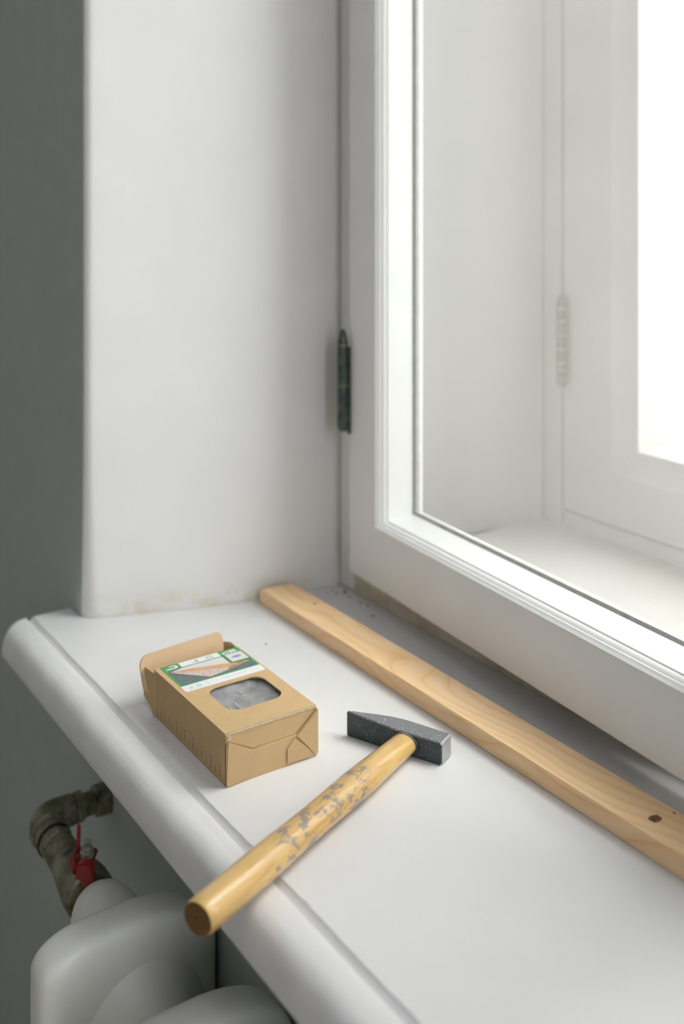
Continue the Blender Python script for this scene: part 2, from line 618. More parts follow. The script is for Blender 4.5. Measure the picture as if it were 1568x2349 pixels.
for z in (-0.03, 2.83):
    obj('frame_rail', B(2.221, 2.279, -0.31, 0.47, z - 0.015, z + 0.015), 'paint', w4)
struct(obj('floor', B(-3.3, 2.3, -3.4, 1.34, ZF - 0.1, ZF), 'floor'), 'pale boarded floor of the room', 'floor')
struct(obj('ceiling', B(-3.3, 2.3, -3.4, 1.34, ZC, ZC + 0.1), 'ceiling'), 'plain ceiling of the room', 'ceiling')


# ------------------------------------------------------------------ windowsill
def windowsill():
    t = thing('windowsill', 'deep white painted wooden windowsill with a grooved rounded front edge', 'windowsill', (-0.48, 0.6, -0.04))
    # board, following the reveal in plan
    bm = bmesh.new()
    poly = [(-1.371, 0.4425), (-1.371, 0.491)] + [(x + 0.0006, y - 0.0006) for x, y in corner(corner_r(0))]
    poly += [(-1.284, 0.606), (-1.257, 0.708), (-1.2385, 0.8325), (-1.2385, 0.90)]
    poly += [(0.299, 0.90), (0.299, 0.8335), (0.359, 0.4915), (0.43, 0.491), (0.43, 0.4425)]
    prism(bm, poly, 'z', -0.040, 0.0)
    obj('board', bm, 'paint_sill', t, smooth=30)
    # groove between board and nosing, its board side sloping and chipped
    bm = bmesh.new()
    rings = []
    for i in range(241):
        x = -1.3705 + 1.8005 * i / 240
        j = 0.00035 * math.sin(53 * x) + random.uniform(-0.00022, 0.00022)
        if random.random() < 0.03:
            j += 0.0012
        rings.append([(x, 0.4425, -0.036), (x, 0.4425, 0.00005), (x, 0.4412 + j, 0.00005), (x, 0.4400 + j * 0.7, -0.0014), (x, 0.4352, -0.0048), (x, 0.4325, -0.0052), (x, 0.4325, -0.036)])
    loft(bm, rings)
    obj('groove', bm, 'paint_sill', t, smooth=30)
    # rounded nosing, slightly uneven from many coats of paint
    prof = [(0.4328, -0.0400), (0.4328, -0.0016), (0.4322, -0.0004), (0.4308, 0.0001), (0.4250, 0.0002), (0.4190, 0.0001), (0.4150, -0.0003),
            (0.4108, -0.0013), (0.4068, -0.0031), (0.4032, -0.0060), (0.4004, -0.0098), (0.3984, -0.0145), (0.3966, -0.0210), (0.3955, -0.0300), (0.3962, -0.0345), (0.3990, -0.0382), (0.4040, -0.0400)]
    bm = bmesh.new()
    rings = []
    xs = [-1.3705 + 0.0012 * i for i in range(20)] + [-1.346 + 1.776 * i / 300 for i in range(301)]
    for x in xs:
        e = (x + 1.3705) / 0.020
        ylim = 0.3954 if e >= 1 else 0.3954 + 0.020 * (1 - math.sqrt(max(0.0, 1 - (1 - e) ** 2)))
        wv = 0.0005 * math.sin(37 * x) + 0.0004 * math.sin(91 * x + 1.3)
        ring = []
        for j, (y, z) in enumerate(prof):
            yy, zz = y, z
            if 6 <= j <= 13:
                yy += wv + random.uniform(-0.0002, 0.0002)
                zz += wv * 0.4
            if e < 1:                        # the left end is rounded off in plan
                yy = 0.4328 - (0.4328 - yy) * (0.4328 - ylim) / (0.4328 - 0.3954)
            ring.append((x, yy, zz))
        rings.append(ring)
    loft(bm, rings)
    obj('nosing', bm, 'paint_nose', t, smooth=50)


windowsill()


# ------------------------------------------------------------------ windows
def casement(root, ox, oy, ang, width, zb, zt, stile, rail, prof, names=('stile', 'rail'), mat_v='paint_v', mat_h='paint', flip=1):
    """mitred frame members; prof = (s, t): s from the sight edge towards the glass, t depth outwards; s = -1 stands for the outer edge"""
    u = Vector((math.cos(ang), -math.sin(ang), 0)) * flip
    nrm = Vector((math.sin(ang) * flip, math.cos(ang), 0))
    nrm = Vector((math.sin(ang), math.cos(ang), 0))
    O = Vector((ox, oy, 0))
    x0, x1 = stile, width - stile
    z0, z1 = zb + rail, zt - stile
    corners = [((x0, z0), (1, 1)), ((x1, z0), (-1, 1)), ((x1, z1), (-1, -1)), ((x0, z1), (1, -1))]
    outer = [(0, zb), (width, zb), (width, zt), (0, zt)]

    def pt(ci, s, t):
        (cx, cz), (sx, sz) = corners[ci]
        if s < 0:                                   # interpolate to the outer corner
            k = -s
            a = cx + (outer[ci][0] - cx) * k
            b = cz + (outer[ci][1] - cz) * k
        else:
            a, b = cx + sx * s, cz + sz * s
        p = O + u * a + nrm * t
        return Vector((p.x, p.y, b))
    made = []
    for i in range(4):
        bm = bmesh.new()
        loft(bm, [[pt(i, s, t) for s, t in prof], [pt((i + 1) % 4, s, t) for s, t in prof]])
        h = i in (0, 2)
        made.append(obj(names[1] if h else names[0], bm, mat_h if h else mat_v, root, smooth=25))
    return pt, made


# -- inner window, its left casement standing slightly ajar towards the room
SX, SY, ANG = -1.1876, 0.815, math.radians(4.6)
PROF = [(-1, 0.066), (-1, 0.0025), (-0.965, 0.0), (-0.03, 0.0), (-0.006, 0.0006), (0.0020, 0.0042), (0.0030, 0.0050), (0.0034, 0.0066),
        (0.0050, 0.0085), (0.0063, 0.0110), (0.0066, 0.0132), (0.0056, 0.0150), (0.0076, 0.0153), (0.0126, 0.0520), (0.0126, 0.0660)]


def window_inner():
    r = thing('window_1', 'white inner casement window standing slightly ajar above the sill', 'window', (-0.48, 0.86, 0.0))
    r['kind'] = 'structure'
    # fixed frame
    for nm, a in (('frame_jamb', (-1.2392, -1.205, 0.8355, 0.884, 0.001, ZT)), ('frame_jamb', (0.2655, 0.2990, 0.8355, 0.884, 0.001, ZT)),
                  ('frame_head', (-1.205, 0.2655, 0.8355, 0.884, ZT - 0.05, ZT))):
        obj(nm, B(*a, bevel=0.002), 'paint_v', r)
    obj('frame_jamb', B(-1.205, -1.150, 0.852, 0.884, 0.001, ZT - 0.05, bevel=0.0015), 'paint_v', r)
    bm = bmesh.new()
    prism(bm, [(0.8355, 0.0005), (0.8365, 0.030), (0.8385, 0.0325), (0.856, 0.0345), (0.856, 0.052), (0.899, 0.052), (0.899, 0.0005)], 'x', -1.205, 0.2655)
    obj('frame_bottom_rail', bm, 'paint_old', r, smooth=20)
    # weather bar of the box between the casements
    pt, made = casement(r, SX, SY, ANG, 0.700, 0.0375, ZT - 0.07, 0.0676, 0.0795, PROF)
    bm = bmesh.new()
    g = 0.0535
    a = [pt(i, 0.011, g) for i in range(4)]
    b = [pt(i, 0.011, g + 0.003) for i in range(4)]
    loft(bm, [a, b])
    obj('glass_pane', bm, 'glass', r)
    bm = bmesh.new()
    o1 = [pt(i, 0.0124, g - 0.0030) for i in range(4)]
    i1 = [pt(i, 0.0154, g - 0.0004) for i in range(4)]
    i0 = [pt(i, 0.0124, g - 0.0002) for i in range(4)]
    loft(bm, [o1, i1, i0], cap=(False, False))
    obj('glazing_putty', bm, 'seal', r)
    bm = bmesh.new()                      # putty bevel on the outer side of the pane
    loft(bm, [[pt(i, 0.0110, g + 0.0031) for i in range(4)], [pt(i, 0.0142, g + 0.0031) for i in range(4)], [pt(i, 0.0118, g + 0.0120) for i in range(4)]], cap=(False, False))
    obj('glazing_putty', bm, 'seal', r)
    # right-hand casement, closed
    pt2, m2 = casement(r, -0.470, 0.8335, 0.0, 0.728, 0.0375, ZT - 0.07, 0.0676, 0.0795, PROF)
    bm = bmesh.new()
    loft(bm, [[pt2(i, 0.011, g) for i in range(4)], [pt2(i, 0.011, g + 0.003) for i in range(4)]])
    obj('glass_pane', bm, 'glass', r)
    # hinge barrels at the left edge
    for zc in (0.298, 1.75):
        hx, hy = -1.1905, 0.8065
        bm = bmesh.new()
        lathe(bm, [(-0.069, 0.0030), (-0.068, 0.0052), (-0.062, 0.0072), (-0.058, 0.0077), (0.048, 0.0077), (0.056, 0.0066), (0.066, 0.0040), (0.0695, 0.0022)], (hx, hy, zc), (0, 0, 1), 20)
        hg = obj('hinge', bm, 'hinge', r, smooth=40)
        bm = bmesh.new()
        lathe(bm, [(0.0475, 0.0081), (0.0490, 0.0081)], (hx, hy, zc), (0, 0, 1), 20)
        ring = obj('hinge_ring', bm, 'brass', hg, loc=(0, 0, 0))
        bm = bmesh.new()
        lathe(bm, [(-0.0075, 0.0081), (-0.0065, 0.0081)], (hx, hy, zc), (0, 0, 1), 20)
        obj('hinge_ring', bm, 'brass', hg, loc=(0, 0, 0))
        obj('hinge_leaf', B(hx + 0.003, hx + 0.0095, hy + 0.004, hy + 0.0075, zc - 0.072, zc + 0.046, bevel=0.0008), 'hinge', hg, loc=(0, 0, 0))


window_inner()

# -- outer window of the box, with its lining
YO = 1.125
PROF_O = [(-1, 0.09), (-1, 0.003), (-0.97, 0.0), (-0.02, 0.0), (0.004, 0.004), (0.018, 0.010), (0.026, 0.012), (0.030, 0.013), (0.033, 0.014), (0.036, 0.075), (0.036, 0.09)]


def window_outer():
    r = thing('window_2', 'white outer casement window seen bright through the inner glass', 'window', (-0.48, 1.12, 0.06))
    r['kind'] = 'structure'
    # lining boards
    bm = bmesh.new()
    prism(bm, [(-1.2388, 0.886), (-1.2270, 0.886), (-1.1300, 1.122), (-1.1445, 1.124)], 'z', 0.06, ZT)
    obj('lining_board', bm, 'paint_out', r)
    bm = bmesh.new()
    prism(bm, [(0.288, 0.886), (0.2995, 0.886), (0.2195, 1.124), (0.205, 1.122)], 'z', 0.06, ZT)
    obj('lining_board', bm, 'paint_out', r)
    bm = bmesh.new()
    prism(bm, [(0.9005, -0.040), (0.9005, 0.058), (1.124, 0.0700), (1.335, 0.0560), (1.335, -0.040)], 'x', -1.1445, 0.2195)
    obj('box_sill', bm, 'paint_out', r)
    # fixed frame
    obj('frame_jamb', B(-1.1445, -1.096, 1.1255, 1.21, 0.0700, ZT, bevel=0.002), 'paint_out', r)
    obj('frame_jamb', B(0.170, 0.2195, 1.1255, 1.21, 0.0700, ZT, bevel=0.002), 'paint_out', r)
    obj('frame_bottom_rail', B(-1.096, 0.170, 1.130, 1.21, 0.0640, 0.091, bevel=0.002), 'paint_out', r)
    obj('frame_head', B(-1.096, 0.170, 1.130, 1.21, ZT - 0.05, ZT, bevel=0.002), 'paint_out', r)
    for x0, wd in ((-1.093, 1.260),):
        pt, mm = casement(r, x0, YO, 0.0, wd, 0.0935, ZT - 0.053, 0.094, 0.074, PROF_O, mat_v='paint_out', mat_h='paint_out')
        bm = bmesh.new()
        loft(bm, [[pt(i, 0.034, 0.076) for i in range(4)], [pt(i, 0.034, 0.079) for i in range(4)]])
        obj('glass_pane', bm, 'glass_out', r)
    hx, hy, zc = -1.0860, 1.1160, 0.340
    bm = bmesh.new()
    lathe(bm, [(-0.067, 0.0035), (-0.062, 0.0064), (-0.058, 0.0074), (0.050, 0.0074), (0.058, 0.0062), (0.066, 0.0035)], (hx, hy, zc), (0, 0, 1), 18)
    hg = obj('hinge', bm, 'hinge_grey', r, smooth=40)
    for dz in (0.046, 0.028, 0.008, -0.012, -0.032, -0.042):
        bm = bmesh.new()
        lathe(bm, [(dz - 0.0015, 0.0079), (dz + 0.0015, 0.0079)], (hx, hy, zc), (0, 0, 1), 18)
        obj('hinge_ring', bm, 'brass', hg, loc=(0, 0, 0))


window_outer()


# ------------------------------------------------------------------ pine batten
def batten():
    z1 = 0.0185
    t = thing('wooden_batten', 'long planed pine batten lying on the sill along the window', 'batten', (-0.8, 0.73, 0))
    bm = bmesh.new()
    x1 = 0.12
    poly = [(-1.2445, 0.7076), (-1.2405, 0.7570), (x1, 0.7570), (x1, 0.7076)]
    prism(bm, poly, 'z', 0.0, z1)
    es = [e for e in bm.edges]
    bmesh.ops.bevel(bm, geom=es, offset=0.0009, segments=2, affect='EDGES')
    o = obj('board', bm, ['pine', 'pine_end'], t, smooth=25)
    for p in o.data.polygons:
        if abs(p.normal.x) > 0.9:
            p.material_index = 1

    def blot(name, cx, cy, rx, ry, mat, n=22, jag=0.10):
        bm = bmesh.new()
        pts = []
        for i in range(n):
            a = 2 * math.pi * i / n
            k = 1 + random.uniform(-jag, jag)
            pts.append((cx + rx * k * math.cos(a), cy + ry * k * math.sin(a)))
        prism(bm, pts, 'z', z1 - 0.0006, z1 + 0.00012)
        obj(name, bm, mat, t)
    blot('knot', -0.6025, 0.7315, 0.0050, 0.0062, 'knot')
    blot('nail_hole', -1.1615, 0.7430, 0.0024, 0.0024, 'knot', 10, 0.15)
    blot('nick', -0.5985, 0.7520, 0.0022, 0.0012, 'knot', 9, 0.4)


batten()


# ------------------------------------------------------------------ hammer
def hammer():
    a = Vector((0.907, 0.42, 0)).normalized()            # from the pein towards the striking face
    n = Vector((-a.y, a.x, 0))                           # away from the handle
    FC = Vector((-0.7995, 0.6640, 0))                    # middle of the striking face on the ground
    t = thing('hammer', 'small hammer with dark steel head and worn varnished wooden handle', 'hammer', FC - a * 0.05)
    hw = 0.0112

    # head: s from the face (0) to the pein (0.1075); front and rear offsets, bottom and top heights
    st = [(0.0000, -hw * 0.90, hw * 0.90, 0.0014, 0.0206), (0.0016, -hw, hw, 0.0002, 0.0219), (0.0200, -hw, hw, 0.0, 0.0222), (0.0400, -hw * 1.04, hw * 1.02, 0.0, 0.0226),
          (0.0520, -hw * 1.02, hw * 1.0, 0.0, 0.0229), (0.0640, -hw * 0.99, hw * 0.80, 0.0, 0.0234), (0.0780, -hw * 0.95, hw * 0.38, 0.0, 0.0241),
          (0.0920, -hw * 0.92, -hw * 0.12, 0.0, 0.0248), (0.1030, -hw * 0.90, -hw * 0.52, 0.0, 0.0254), (0.1062, -hw * 0.88, -hw * 0.62, 0.0004, 0.0252), (0.1075, -hw * 0.82, -hw * 0.70, 0.0012, 0.0244)]
    bm = bmesh.new()
    rings = []
    for s, fo, re, zb, zt in st:
        c = 0.0011
        c = min(c, (re - fo) * 0.22)
        loop = [(fo + c, zb), (re - c, zb), (re, zb + c), (re, zt - c), (re - c, zt), (fo + c, zt), (fo, zt - c), (fo, zb + c)]
        rings.append([FC - a * s + n * q + Vector((0, 0, z)) for q, z in loop])
    loft(bm, rings)
    head = obj('head', bm, ['lacquer', 'bare_steel'], t, smooth=30)
    for p in head.data.polygons:
        if p.normal.dot(a) > 0.6 or p.normal.dot(-a) > 0.95:
            p.material_index = 1
    # oval eye rim round the handle
    E0 = FC - a * 0.0395 - n * hw * 1.0 + Vector((0, 0, 0.0112))
    d = Vector((0.381, -0.925, 0)).normalized()
    side = Vector((0, 0, 1)).cross(d).normalized()
    bm = bmesh.new()
    rr = []
    for dd, k in ((-0.004, 1.0), (0.0012, 1.0), (0.0016, 0.97), (0.0016, 0.90)):
        rr.append([E0 + d * dd + side * math.cos(2 * math.pi * i / 32) * 0.0150 * k + Vector((0, 0, 1)) * math.sin(2 * math.pi * i / 32) * 0.0108 * k for i in range(32)])
    loft(bm, rr)
    obj('eye_rim', bm, 'lacquer', head, smooth=30, loc=(0, 0, 0))

    # handle: a lofted oval bar, slightly waisted below the head and swelling towards its end; built along local z for the grain
    L = 0.3115
    pr = [(0.000, 0.0126, 0.0088), (0.010, 0.0132, 0.0098), (0.030, 0.0135, 0.0106), (0.055, 0.0140, 0.0114), (0.075, 0.0150, 0.0122), (0.100, 0.0152, 0.0125), (0.130, 0.0146, 0.0122),
          (0.160, 0.0142, 0.0120), (0.190, 0.0145, 0.0122), (0.215, 0.0152, 0.0128), (0.240, 0.0153, 0.0131), (0.270, 0.0149, 0.0132), (0.300, 0.0147, 0.0132), (0.3095, 0.0144, 0.0129), (L, 0.0134, 0.0120)]
    P0 = E0 - d * 0.004
    NN = 36
    bm = bmesh.new()
    rings = []
    for s, wx, wz in pr:
        rings.append([(math.cos(2 * math.pi * i / NN) * wx, math.sin(2 * math.pi * i / NN) * wz, s) for i in range(NN)])
    loft(bm, rings)
    hd = obj('handle', bm, ['ash', 'ash_end'], t, smooth=45, loc=(0, 0, 0))
    for p in hd.data.polygons:
        if p.normal.z > 0.9:
            p.material_index = 1
    # orient: local z along d, tilting up a touch so that the belly rests on the sill
    zax = (d + Vector((0, 0, 0.0105))).normalized()
    xax = side
    yax = zax.cross(xax).normalized()
    xax = yax.cross(zax).normalized()
    M = Matrix((xax, yax, zax)).transposed()
    hd.rotation_euler = M.to_euler()
    hd.location = P0 - parent_world(t) + Vector((0, 0, 0.0006))
    bm = bmesh.new()
    lathe(bm, [(L - 0.0005, 0.0012), (L + 0.0001, 0.0012)], (-0.0015, 0.0005, 0), (0, 0, 1), 10)
    obj('heartwood_spot', bm, 'ash_heart', hd, loc=(0, 0, 0))


hammer()


# ------------------------------------------------------------------ cardboard screw box
BX, BY, BH = -0.880, 0.4645, 0.0490         # near front corner and height
BW, BL = 0.1005, 0.1615                     # width (towards the window) and length (away along the sill)


def screw_box():
    t = thing('screw_box', 'brown cardboard screw box with green label, film window and open end', 'box', (BX - BL / 2, BY + BW / 2, 0))
    T = 0.0016

    def uv(u, v):                            # box-local: u across the width, v back from the front end
        return (BX - v, BY + u)

    # top panel with the rounded window cut out
    bm = bmesh.new()
    u0, u1, v0, v1, rr = 0.0235, 0.0865, 0.0345, 0.0905, 0.0135
    hole = []
    K = 7
    for (cu, cv, a0) in ((u1 - rr, v1 - rr, 0), (u0 + rr, v1 - rr, 90), (u0 + rr, v0 + rr, 180), (u1 - rr, v0 + rr, 270)):
        for i in range(K + 1):
            a = math.radians(a0 + 90 * i / K)
            hole.append((cu + rr * math.cos(a), cv + rr * math.sin(a)))
    outer = []
    for (pu, pv) in hole:                    # matching points on the rectangle's rim
        cu, cv = (u0 + u1) / 2, (v0 + v1) / 2
        du, dv = pu - cu, pv - cv
        ks = []
        if du > 1e-9: ks.append((BW - cu) / du)
        if du < -1e-9: ks.append((0 - cu) / du)
        if dv > 1e-9: ks.append((BL - cv) / dv)
        if dv < -1e-9: ks.append((0 - cv) / dv)
        k = min(ks)
        outer.append((cu + du * k, cv + dv * k))
    for (cu, cv) in ((BW, BL), (0, BL), (0, 0), (BW, 0)):   # snap the nearest rim points to the corners
        j = min(range(len(outer)), key=lambda i: (outer[i][0] - cu) ** 2 + (outer[i][1] - cv) ** 2)
        outer[j] = (cu, cv)
    # crowned slightly at the middle
    def zt(u, v):
        return BH - 0.0012 * (1 - min(1, 4 * min(v, 0.02) / 0.08)) * 0.6
    rings = []
    for pts, z in ((outer, BH - T), (outer, BH), (hole, BH), (hole, BH - T)):
        rings.append([(*uv(*p), z) for p in pts])
    vr = loft(bm, rings + [rings[0]], cap=(False, False))
    bmesh.ops.remove_doubles(bm, verts=bm.verts[:], dist=1e-6)
    es = [e for e in bm.edges if all(abs(v.co.z - BH) < 1e-6 for v in e.verts) and e.calc_face_angle(0) > 1 and
          all(abs(v.co.x - BX) < 1e-6 for v in e.verts)]
    bmesh.ops.bevel(bm, geom=es, offset=0.0014, segments=3, affect='EDGES')
    obj('top_panel', bm, 'card', t)

    # side panels, bottom
    obj('bottom_panel', B(BX - BL, BX, BY + T, BY + BW - T, 0.0, T), 'card', t)
    obj('side_panel', B(BX - BL + 0.0070, BX, BY, BY + T, 0.0, BH - T), 'card', t)
    obj('side_panel', B(BX - BL, BX, BY + BW - T, BY + BW, 0.0, BH - T), 'card', t)

    # front end: base layer and folded flaps, drawn in end-face coordinates a (across) and b (up)
    XB = BX

    def end_piece(name, pts, x0, x1, mat='card'):
        bm = bmesh.new()
        poly = [(BY + a * BW, 0.0002 + b * (BH - 0.0006)) for a, b in pts]
        prism(bm, poly, 'x', x0, x1)
        return obj(name, bm, mat, t)

    end_piece('end_panel', [(0.01, 0.0), (0.99, 0.0), (0.99, 0.93), (0.01, 0.93)], XB - 0.0030, XB - 0.0012)
    # lower flap (below the seam)
    end_piece('end_flap', [(0.0, 0.0), (1.0, 0.0), (1.0, 0.55), (0.74, 0.545), (0.285, 0.545), (0.0, 0.82)], XB - 0.0012, XB + 0.0010)
    # upper flap, a little behind the others
    end_piece('end_flap', [(0.025, 0.985), (1.0, 0.985), (0.985, 0.92), (0.745, 0.565), (0.285, 0.565), (0.03, 0.83)], XB - 0.0012, XB - 0.0007)
    end_piece('end_tab', [(0.05, 0.86), (0.36, 0.87), (0.375, 0.60), (0.29, 0.58), (0.04, 0.84)], XB - 0.0008, XB + 0.0001)
    # left corner flap
    end_piece('corner_flap', [(0.0, 0.03), (0.015, 0.86), (0.285, 0.555), (0.288, 0.20), (0.245, 0.14), (0.06, 0.0)], XB + 0.0008, XB + 0.0024)
    # right corner flap with a dark gap along its long edge
    end_piece('corner_flap', [(1.0, 0.95), (1.0, 0.07), (0.955, 0.08), (0.885, 0.26), (0.765, 0.545), (0.815, 0.63)], XB + 0.0001, XB + 0.0032)
    end_piece('corner_flap', [(0.735, 0.52), (0.885, 0.25), (0.955, 0.07), (0.93, 0.03), (0.655, 0.06), (0.655, 0.35)], XB + 0.0008, XB + 0.0025)
    # torn little corners
    for cu, cz in ((0.003, BH - 0.004), (0.0975, 0.005)):
        bm = bmesh.new()
        prism(bm, [(BY + cu - 0.002, cz - 0.003), (BY + cu + 0.0022, cz - 0.0012), (BY + cu + 0.001, cz + 0.003), (BY + cu - 0.0015, cz + 0.002)], 'x', XB - 0.001, XB + 0.0017)
        obj('torn_corner', bm, 'card_edge', t)
    # worn pale front edge of the top
    bm = bmesh.new()
    pts = []
    prism(bm, [(BY + 0.002, BH - 0.0018), (BY + BW - 0.001, BH - 0.0018), (BY + BW - 0.001, BH - 0.0004), (BY + 0.002, BH - 0.0004)], 'x', XB - 0.0010, XB - 0.0001)
    obj('worn_edge', bm, 'card_edge', t)

    # open far end: side flaps and the raised closing flap
    bm = bmesh.new()
    xs = BX - BL
    poly = [(xs + 0.0055, 0.0), (xs + 0.0055, BH - 0.0015), (xs + 0.0035, BH - 0.0005), (xs + 0.0015, BH - 0.004), (xs - 0.004, BH - 0.0035), (xs - 0.020, BH - 0.0042), (xs - 0.0225, 0.0150), (xs - 0.021, 0.0130)]
    prism(bm, poly, 'y', BY - 0.0006, BY + 0.0010)
    for v in bm.verts:                       # swings outward a little behind the crease
        k = max(0.0, (xs + 0.0055) - v.co.x)
        v.co.y -= k * 0.06
    obj('side_flap', bm, 'card', t)
    bm = bmesh.new()
    prism(bm, [(xs, 0.004), (xs, BH - 0.001), (xs - 0.006, BH + 0.004), (xs - 0.013, BH + 0.0035), (xs - 0.012, 0.01)], 'y', BY + BW - T, BY + BW)
    for v in bm.verts:
        k = max(0.0, xs - v.co.x)
        v.co.y -= k * 0.75
    obj('side_flap', bm, 'card', t)
    # closing flap: hinged on the bottom, leaning back
    bm = bmesh.new()
    hgt, ra = 0.0615, 0.012
    pl = [(0.001, 0.0)]
    pl += [(BW - 0.004, 0.0), (BW - 0.004, 0.020), (BW - 0.006, hgt - 0.010)]
    for i in range(5):
        a = math.radians(0 + 90 * i / 4)
        pl.append((BW - 0.006 - 0.007 + 0.007 * math.cos(a), hgt - 0.0075 + 0.007 * math.sin(a)))
    for i in range(6):
        a = math.radians(90 + 90 * i / 5)
        pl.append((-0.006 + ra + ra * math.cos(a), hgt - 0.004 - ra + ra * math.sin(a)))
    pl += [(-0.006, 0.030), (-0.0055, 0.024), (0.001, 0.018)]
    lean = 0.42
    v0 = [bm.verts.new((xs - 0.003 - z * lean, BY + u, 0.0012 + z * 0.93)) for u, z in pl]
    v1 = [bm.verts.new((xs - 0.0055 - z * lean, BY + u, 0.0002 + z * 0.93)) for u, z in pl]
    bm.faces.new(v0)
    bm.faces.new(v1[::-1])
    m = len(pl)
    for i in range(m):
        bm.faces.new((v0[i], v0[(i + 1) % m], v1[(i + 1) % m], v1[i]))
    obj('closing_flap', bm, 'card_in', t)

    # plastic film behind the window, bulging and creased
    bm = bmesh.new()
    nu, nv = 26, 24
    grid = []
    for i in range(nu + 1):
        row = []
        for j in range(nv + 1):
            u = 0.016 + (0.094 - 0.016) * i / nu
            v = 0.026 + (0.099 - 0.026) * j / nv
            e = min(i, nu - i, j, nv - j) / 6.0
            z = BH - T - 0.0006 - min(1, e) * 0.0045 + min(1, e) * (0.0011 * math.sin(170 * u + 60 * v) + 0.0008 * math.sin(90 * v - 40 * u) + random.uniform(-0.00015, 0.00015))
            row.append(bm.verts.new((*uv(u, v), min(z, BH - T - 0.0002))))
        grid.append(row)
    for i in range(nu):
        for j in range(nv):
            bm.faces.new((grid[i][j], grid[i + 1][j], grid[i + 1][j + 1], grid[i][j + 1]))
    film = obj('film_window', bm, 'film', t, smooth=80)
    film_z = BH - T - 0.0036

    def crease_glint(pts, wd):
        bm = bmesh.new()
        tube(bm, [(*uv(u, v), film_z) for u, v in pts], [wd * k for k in (0.35, 1.0, 1.0, 0.5)][:len(pts)], 6)
        obj('crease_glint', bm, 'crease_glint', film, loc=(0, 0, 0))
    crease_glint([(0.0545, 0.0815), (0.0560, 0.0770), (0.0568, 0.0740), (0.0572, 0.0715)], 0.0005)
    crease_glint([(0.0405, 0.0640), (0.0412, 0.0570), (0.0408, 0.0510), (0.0412, 0.0450)], 0.00045)
    crease_glint([(0.0330, 0.0560), (0.0325, 0.0530), (0.0318, 0.0500), (0.0316, 0.0470)], 0.0004)

    # ---- printed label on the top
    lay = [BH]

    def flat(name, pts, mat, parent, lvl):
        bm = bmesh.new()
        prism(bm, [uv(*p) for p in pts], 'z', BH - 0.00005 if lvl == 0 else BH + 0.00012 * lvl - 0.00002, BH + 0.00012 * (lvl + 1))
        o = obj(name, bm, mat, parent, loc=None if parent is t else (0, 0, 0))
        return o

    def rrect(a0, a1, b0, b1, r, k=3):
        out = []
        for (cu, cv, s) in ((a1 - r, b1 - r, 0), (a0 + r, b1 - r, 90), (a0 + r, b0 + r, 180), (a1 - r, b0 + r, 270)):
            for i in range(k + 1):
                a = math.radians(s + 90 * i / k)
                out.append((cu + r * math.cos(a), cv + r * math.sin(a)))
        return out
    VB = BL - 0.0008
    lab = flat('label', rrect(0.0060, 0.0985, 0.0960, VB, 0.0022), 'lab_white', t, 0)
    flat('green_panel', [(0.0060, 0.1095), (0.0985, 0.1095), (0.0985, VB), (0.0060, VB)], 'lab_green', lab, 1)
    flat('size_field', rrect(0.0265, 0.0735, 0.1500, VB - 0.0005, 0.0010), 'lab_white', lab, 2)
    # printed picture: slate floor, boards, pale wall
    flat('picture_background', [(0.0090, 0.1115), (0.0965, 0.1115), (0.0965, 0.1265), (0.0735, 0.1265), (0.0735, 0.1478), (0.0105, 0.1478), (0.0090, 0.1450)], 'lab_dark', lab, 2)
    flat('picture_wall', [(0.0265, 0.1478), (0.0735, 0.1478), (0.0735, 0.1265), (0.0700, 0.1265), (0.0110, 0.1440)], 'lab_pale', lab, 3)
    flat('picture_boards', [(0.0095, 0.1440), (0.0300, 0.1415), (0.0720, 0.1300), (0.0800, 0.1265), (0.0930, 0.1255), (0.0940, 0.1235), (0.0700, 0.1210), (0.0300, 0.1330)], 'lab_wood', lab, 4)
    flat('picture_board', [(0.0700, 0.1215), (0.0840, 0.1262), (0.0885, 0.1225), (0.0720, 0.1165), (0.0640, 0.1160)], 'lab_wood2', lab, 5)
    flat('picture_underlay', [(0.0105, 0.1425), (0.0300, 0.1340), (0.0680, 0.1215), (0.0640, 0.1160), (0.0430, 0.1120), (0.0400, 0.1125)], 'lab_flake', lab, 5)
    # small picture of a screw head
    flat('inset_frame', rrect(0.0745, 0.0985, 0.1275, 0.1500, 0.0012), 'lab_green', lab, 6)
    flat('inset_picture', rrect(0.0765, 0.0965, 0.1295, 0.1488, 0.0010), 'lab_pale', lab, 7)
    flat('inset_screw', [(0.0865 + 0.0058 * math.cos(a * math.pi / 7) , 0.1392 + 0.0024 * math.sin(a * math.pi / 7)) for a in range(14)], 'lab_blue', lab, 8)
    flat('inset_recess', [(0.0868 + 0.0013 * math.cos(a * math.pi / 5), 0.1394 + 0.0012 * math.sin(a * math.pi / 5)) for a in range(10)], 'lab_ink', lab, 9)
    # logo mark: a white rounded hook
    flat('logo_mark', [(0.0100, 0.1505), (0.0205, 0.1505), (0.0232, 0.1525), (0.0236, 0.1560), (0.0212, 0.1580), (0.0150, 0.1580), (0.0150, 0.1562), (0.0198, 0.1562), (0.0208, 0.1552), (0.0208, 0.1535), (0.0198, 0.1528), (0.0100, 0.1528)], 'lab_white', lab, 2)
    flat('logo_line', [(0.0100, 0.1482), (0.0236, 0.1482), (0.0236, 0.1489), (0.0100, 0.1489)], 'lab_ink', lab, 2)
    # row of small print with dividers and the cyan emblem
    for a in (0.0330, 0.0850):
        flat('divider', [(a, 0.0990), (a + 0.0004, 0.0990), (a + 0.0004, 0.1070), (a, 0.1070)], 'lab_faint', lab, 1)
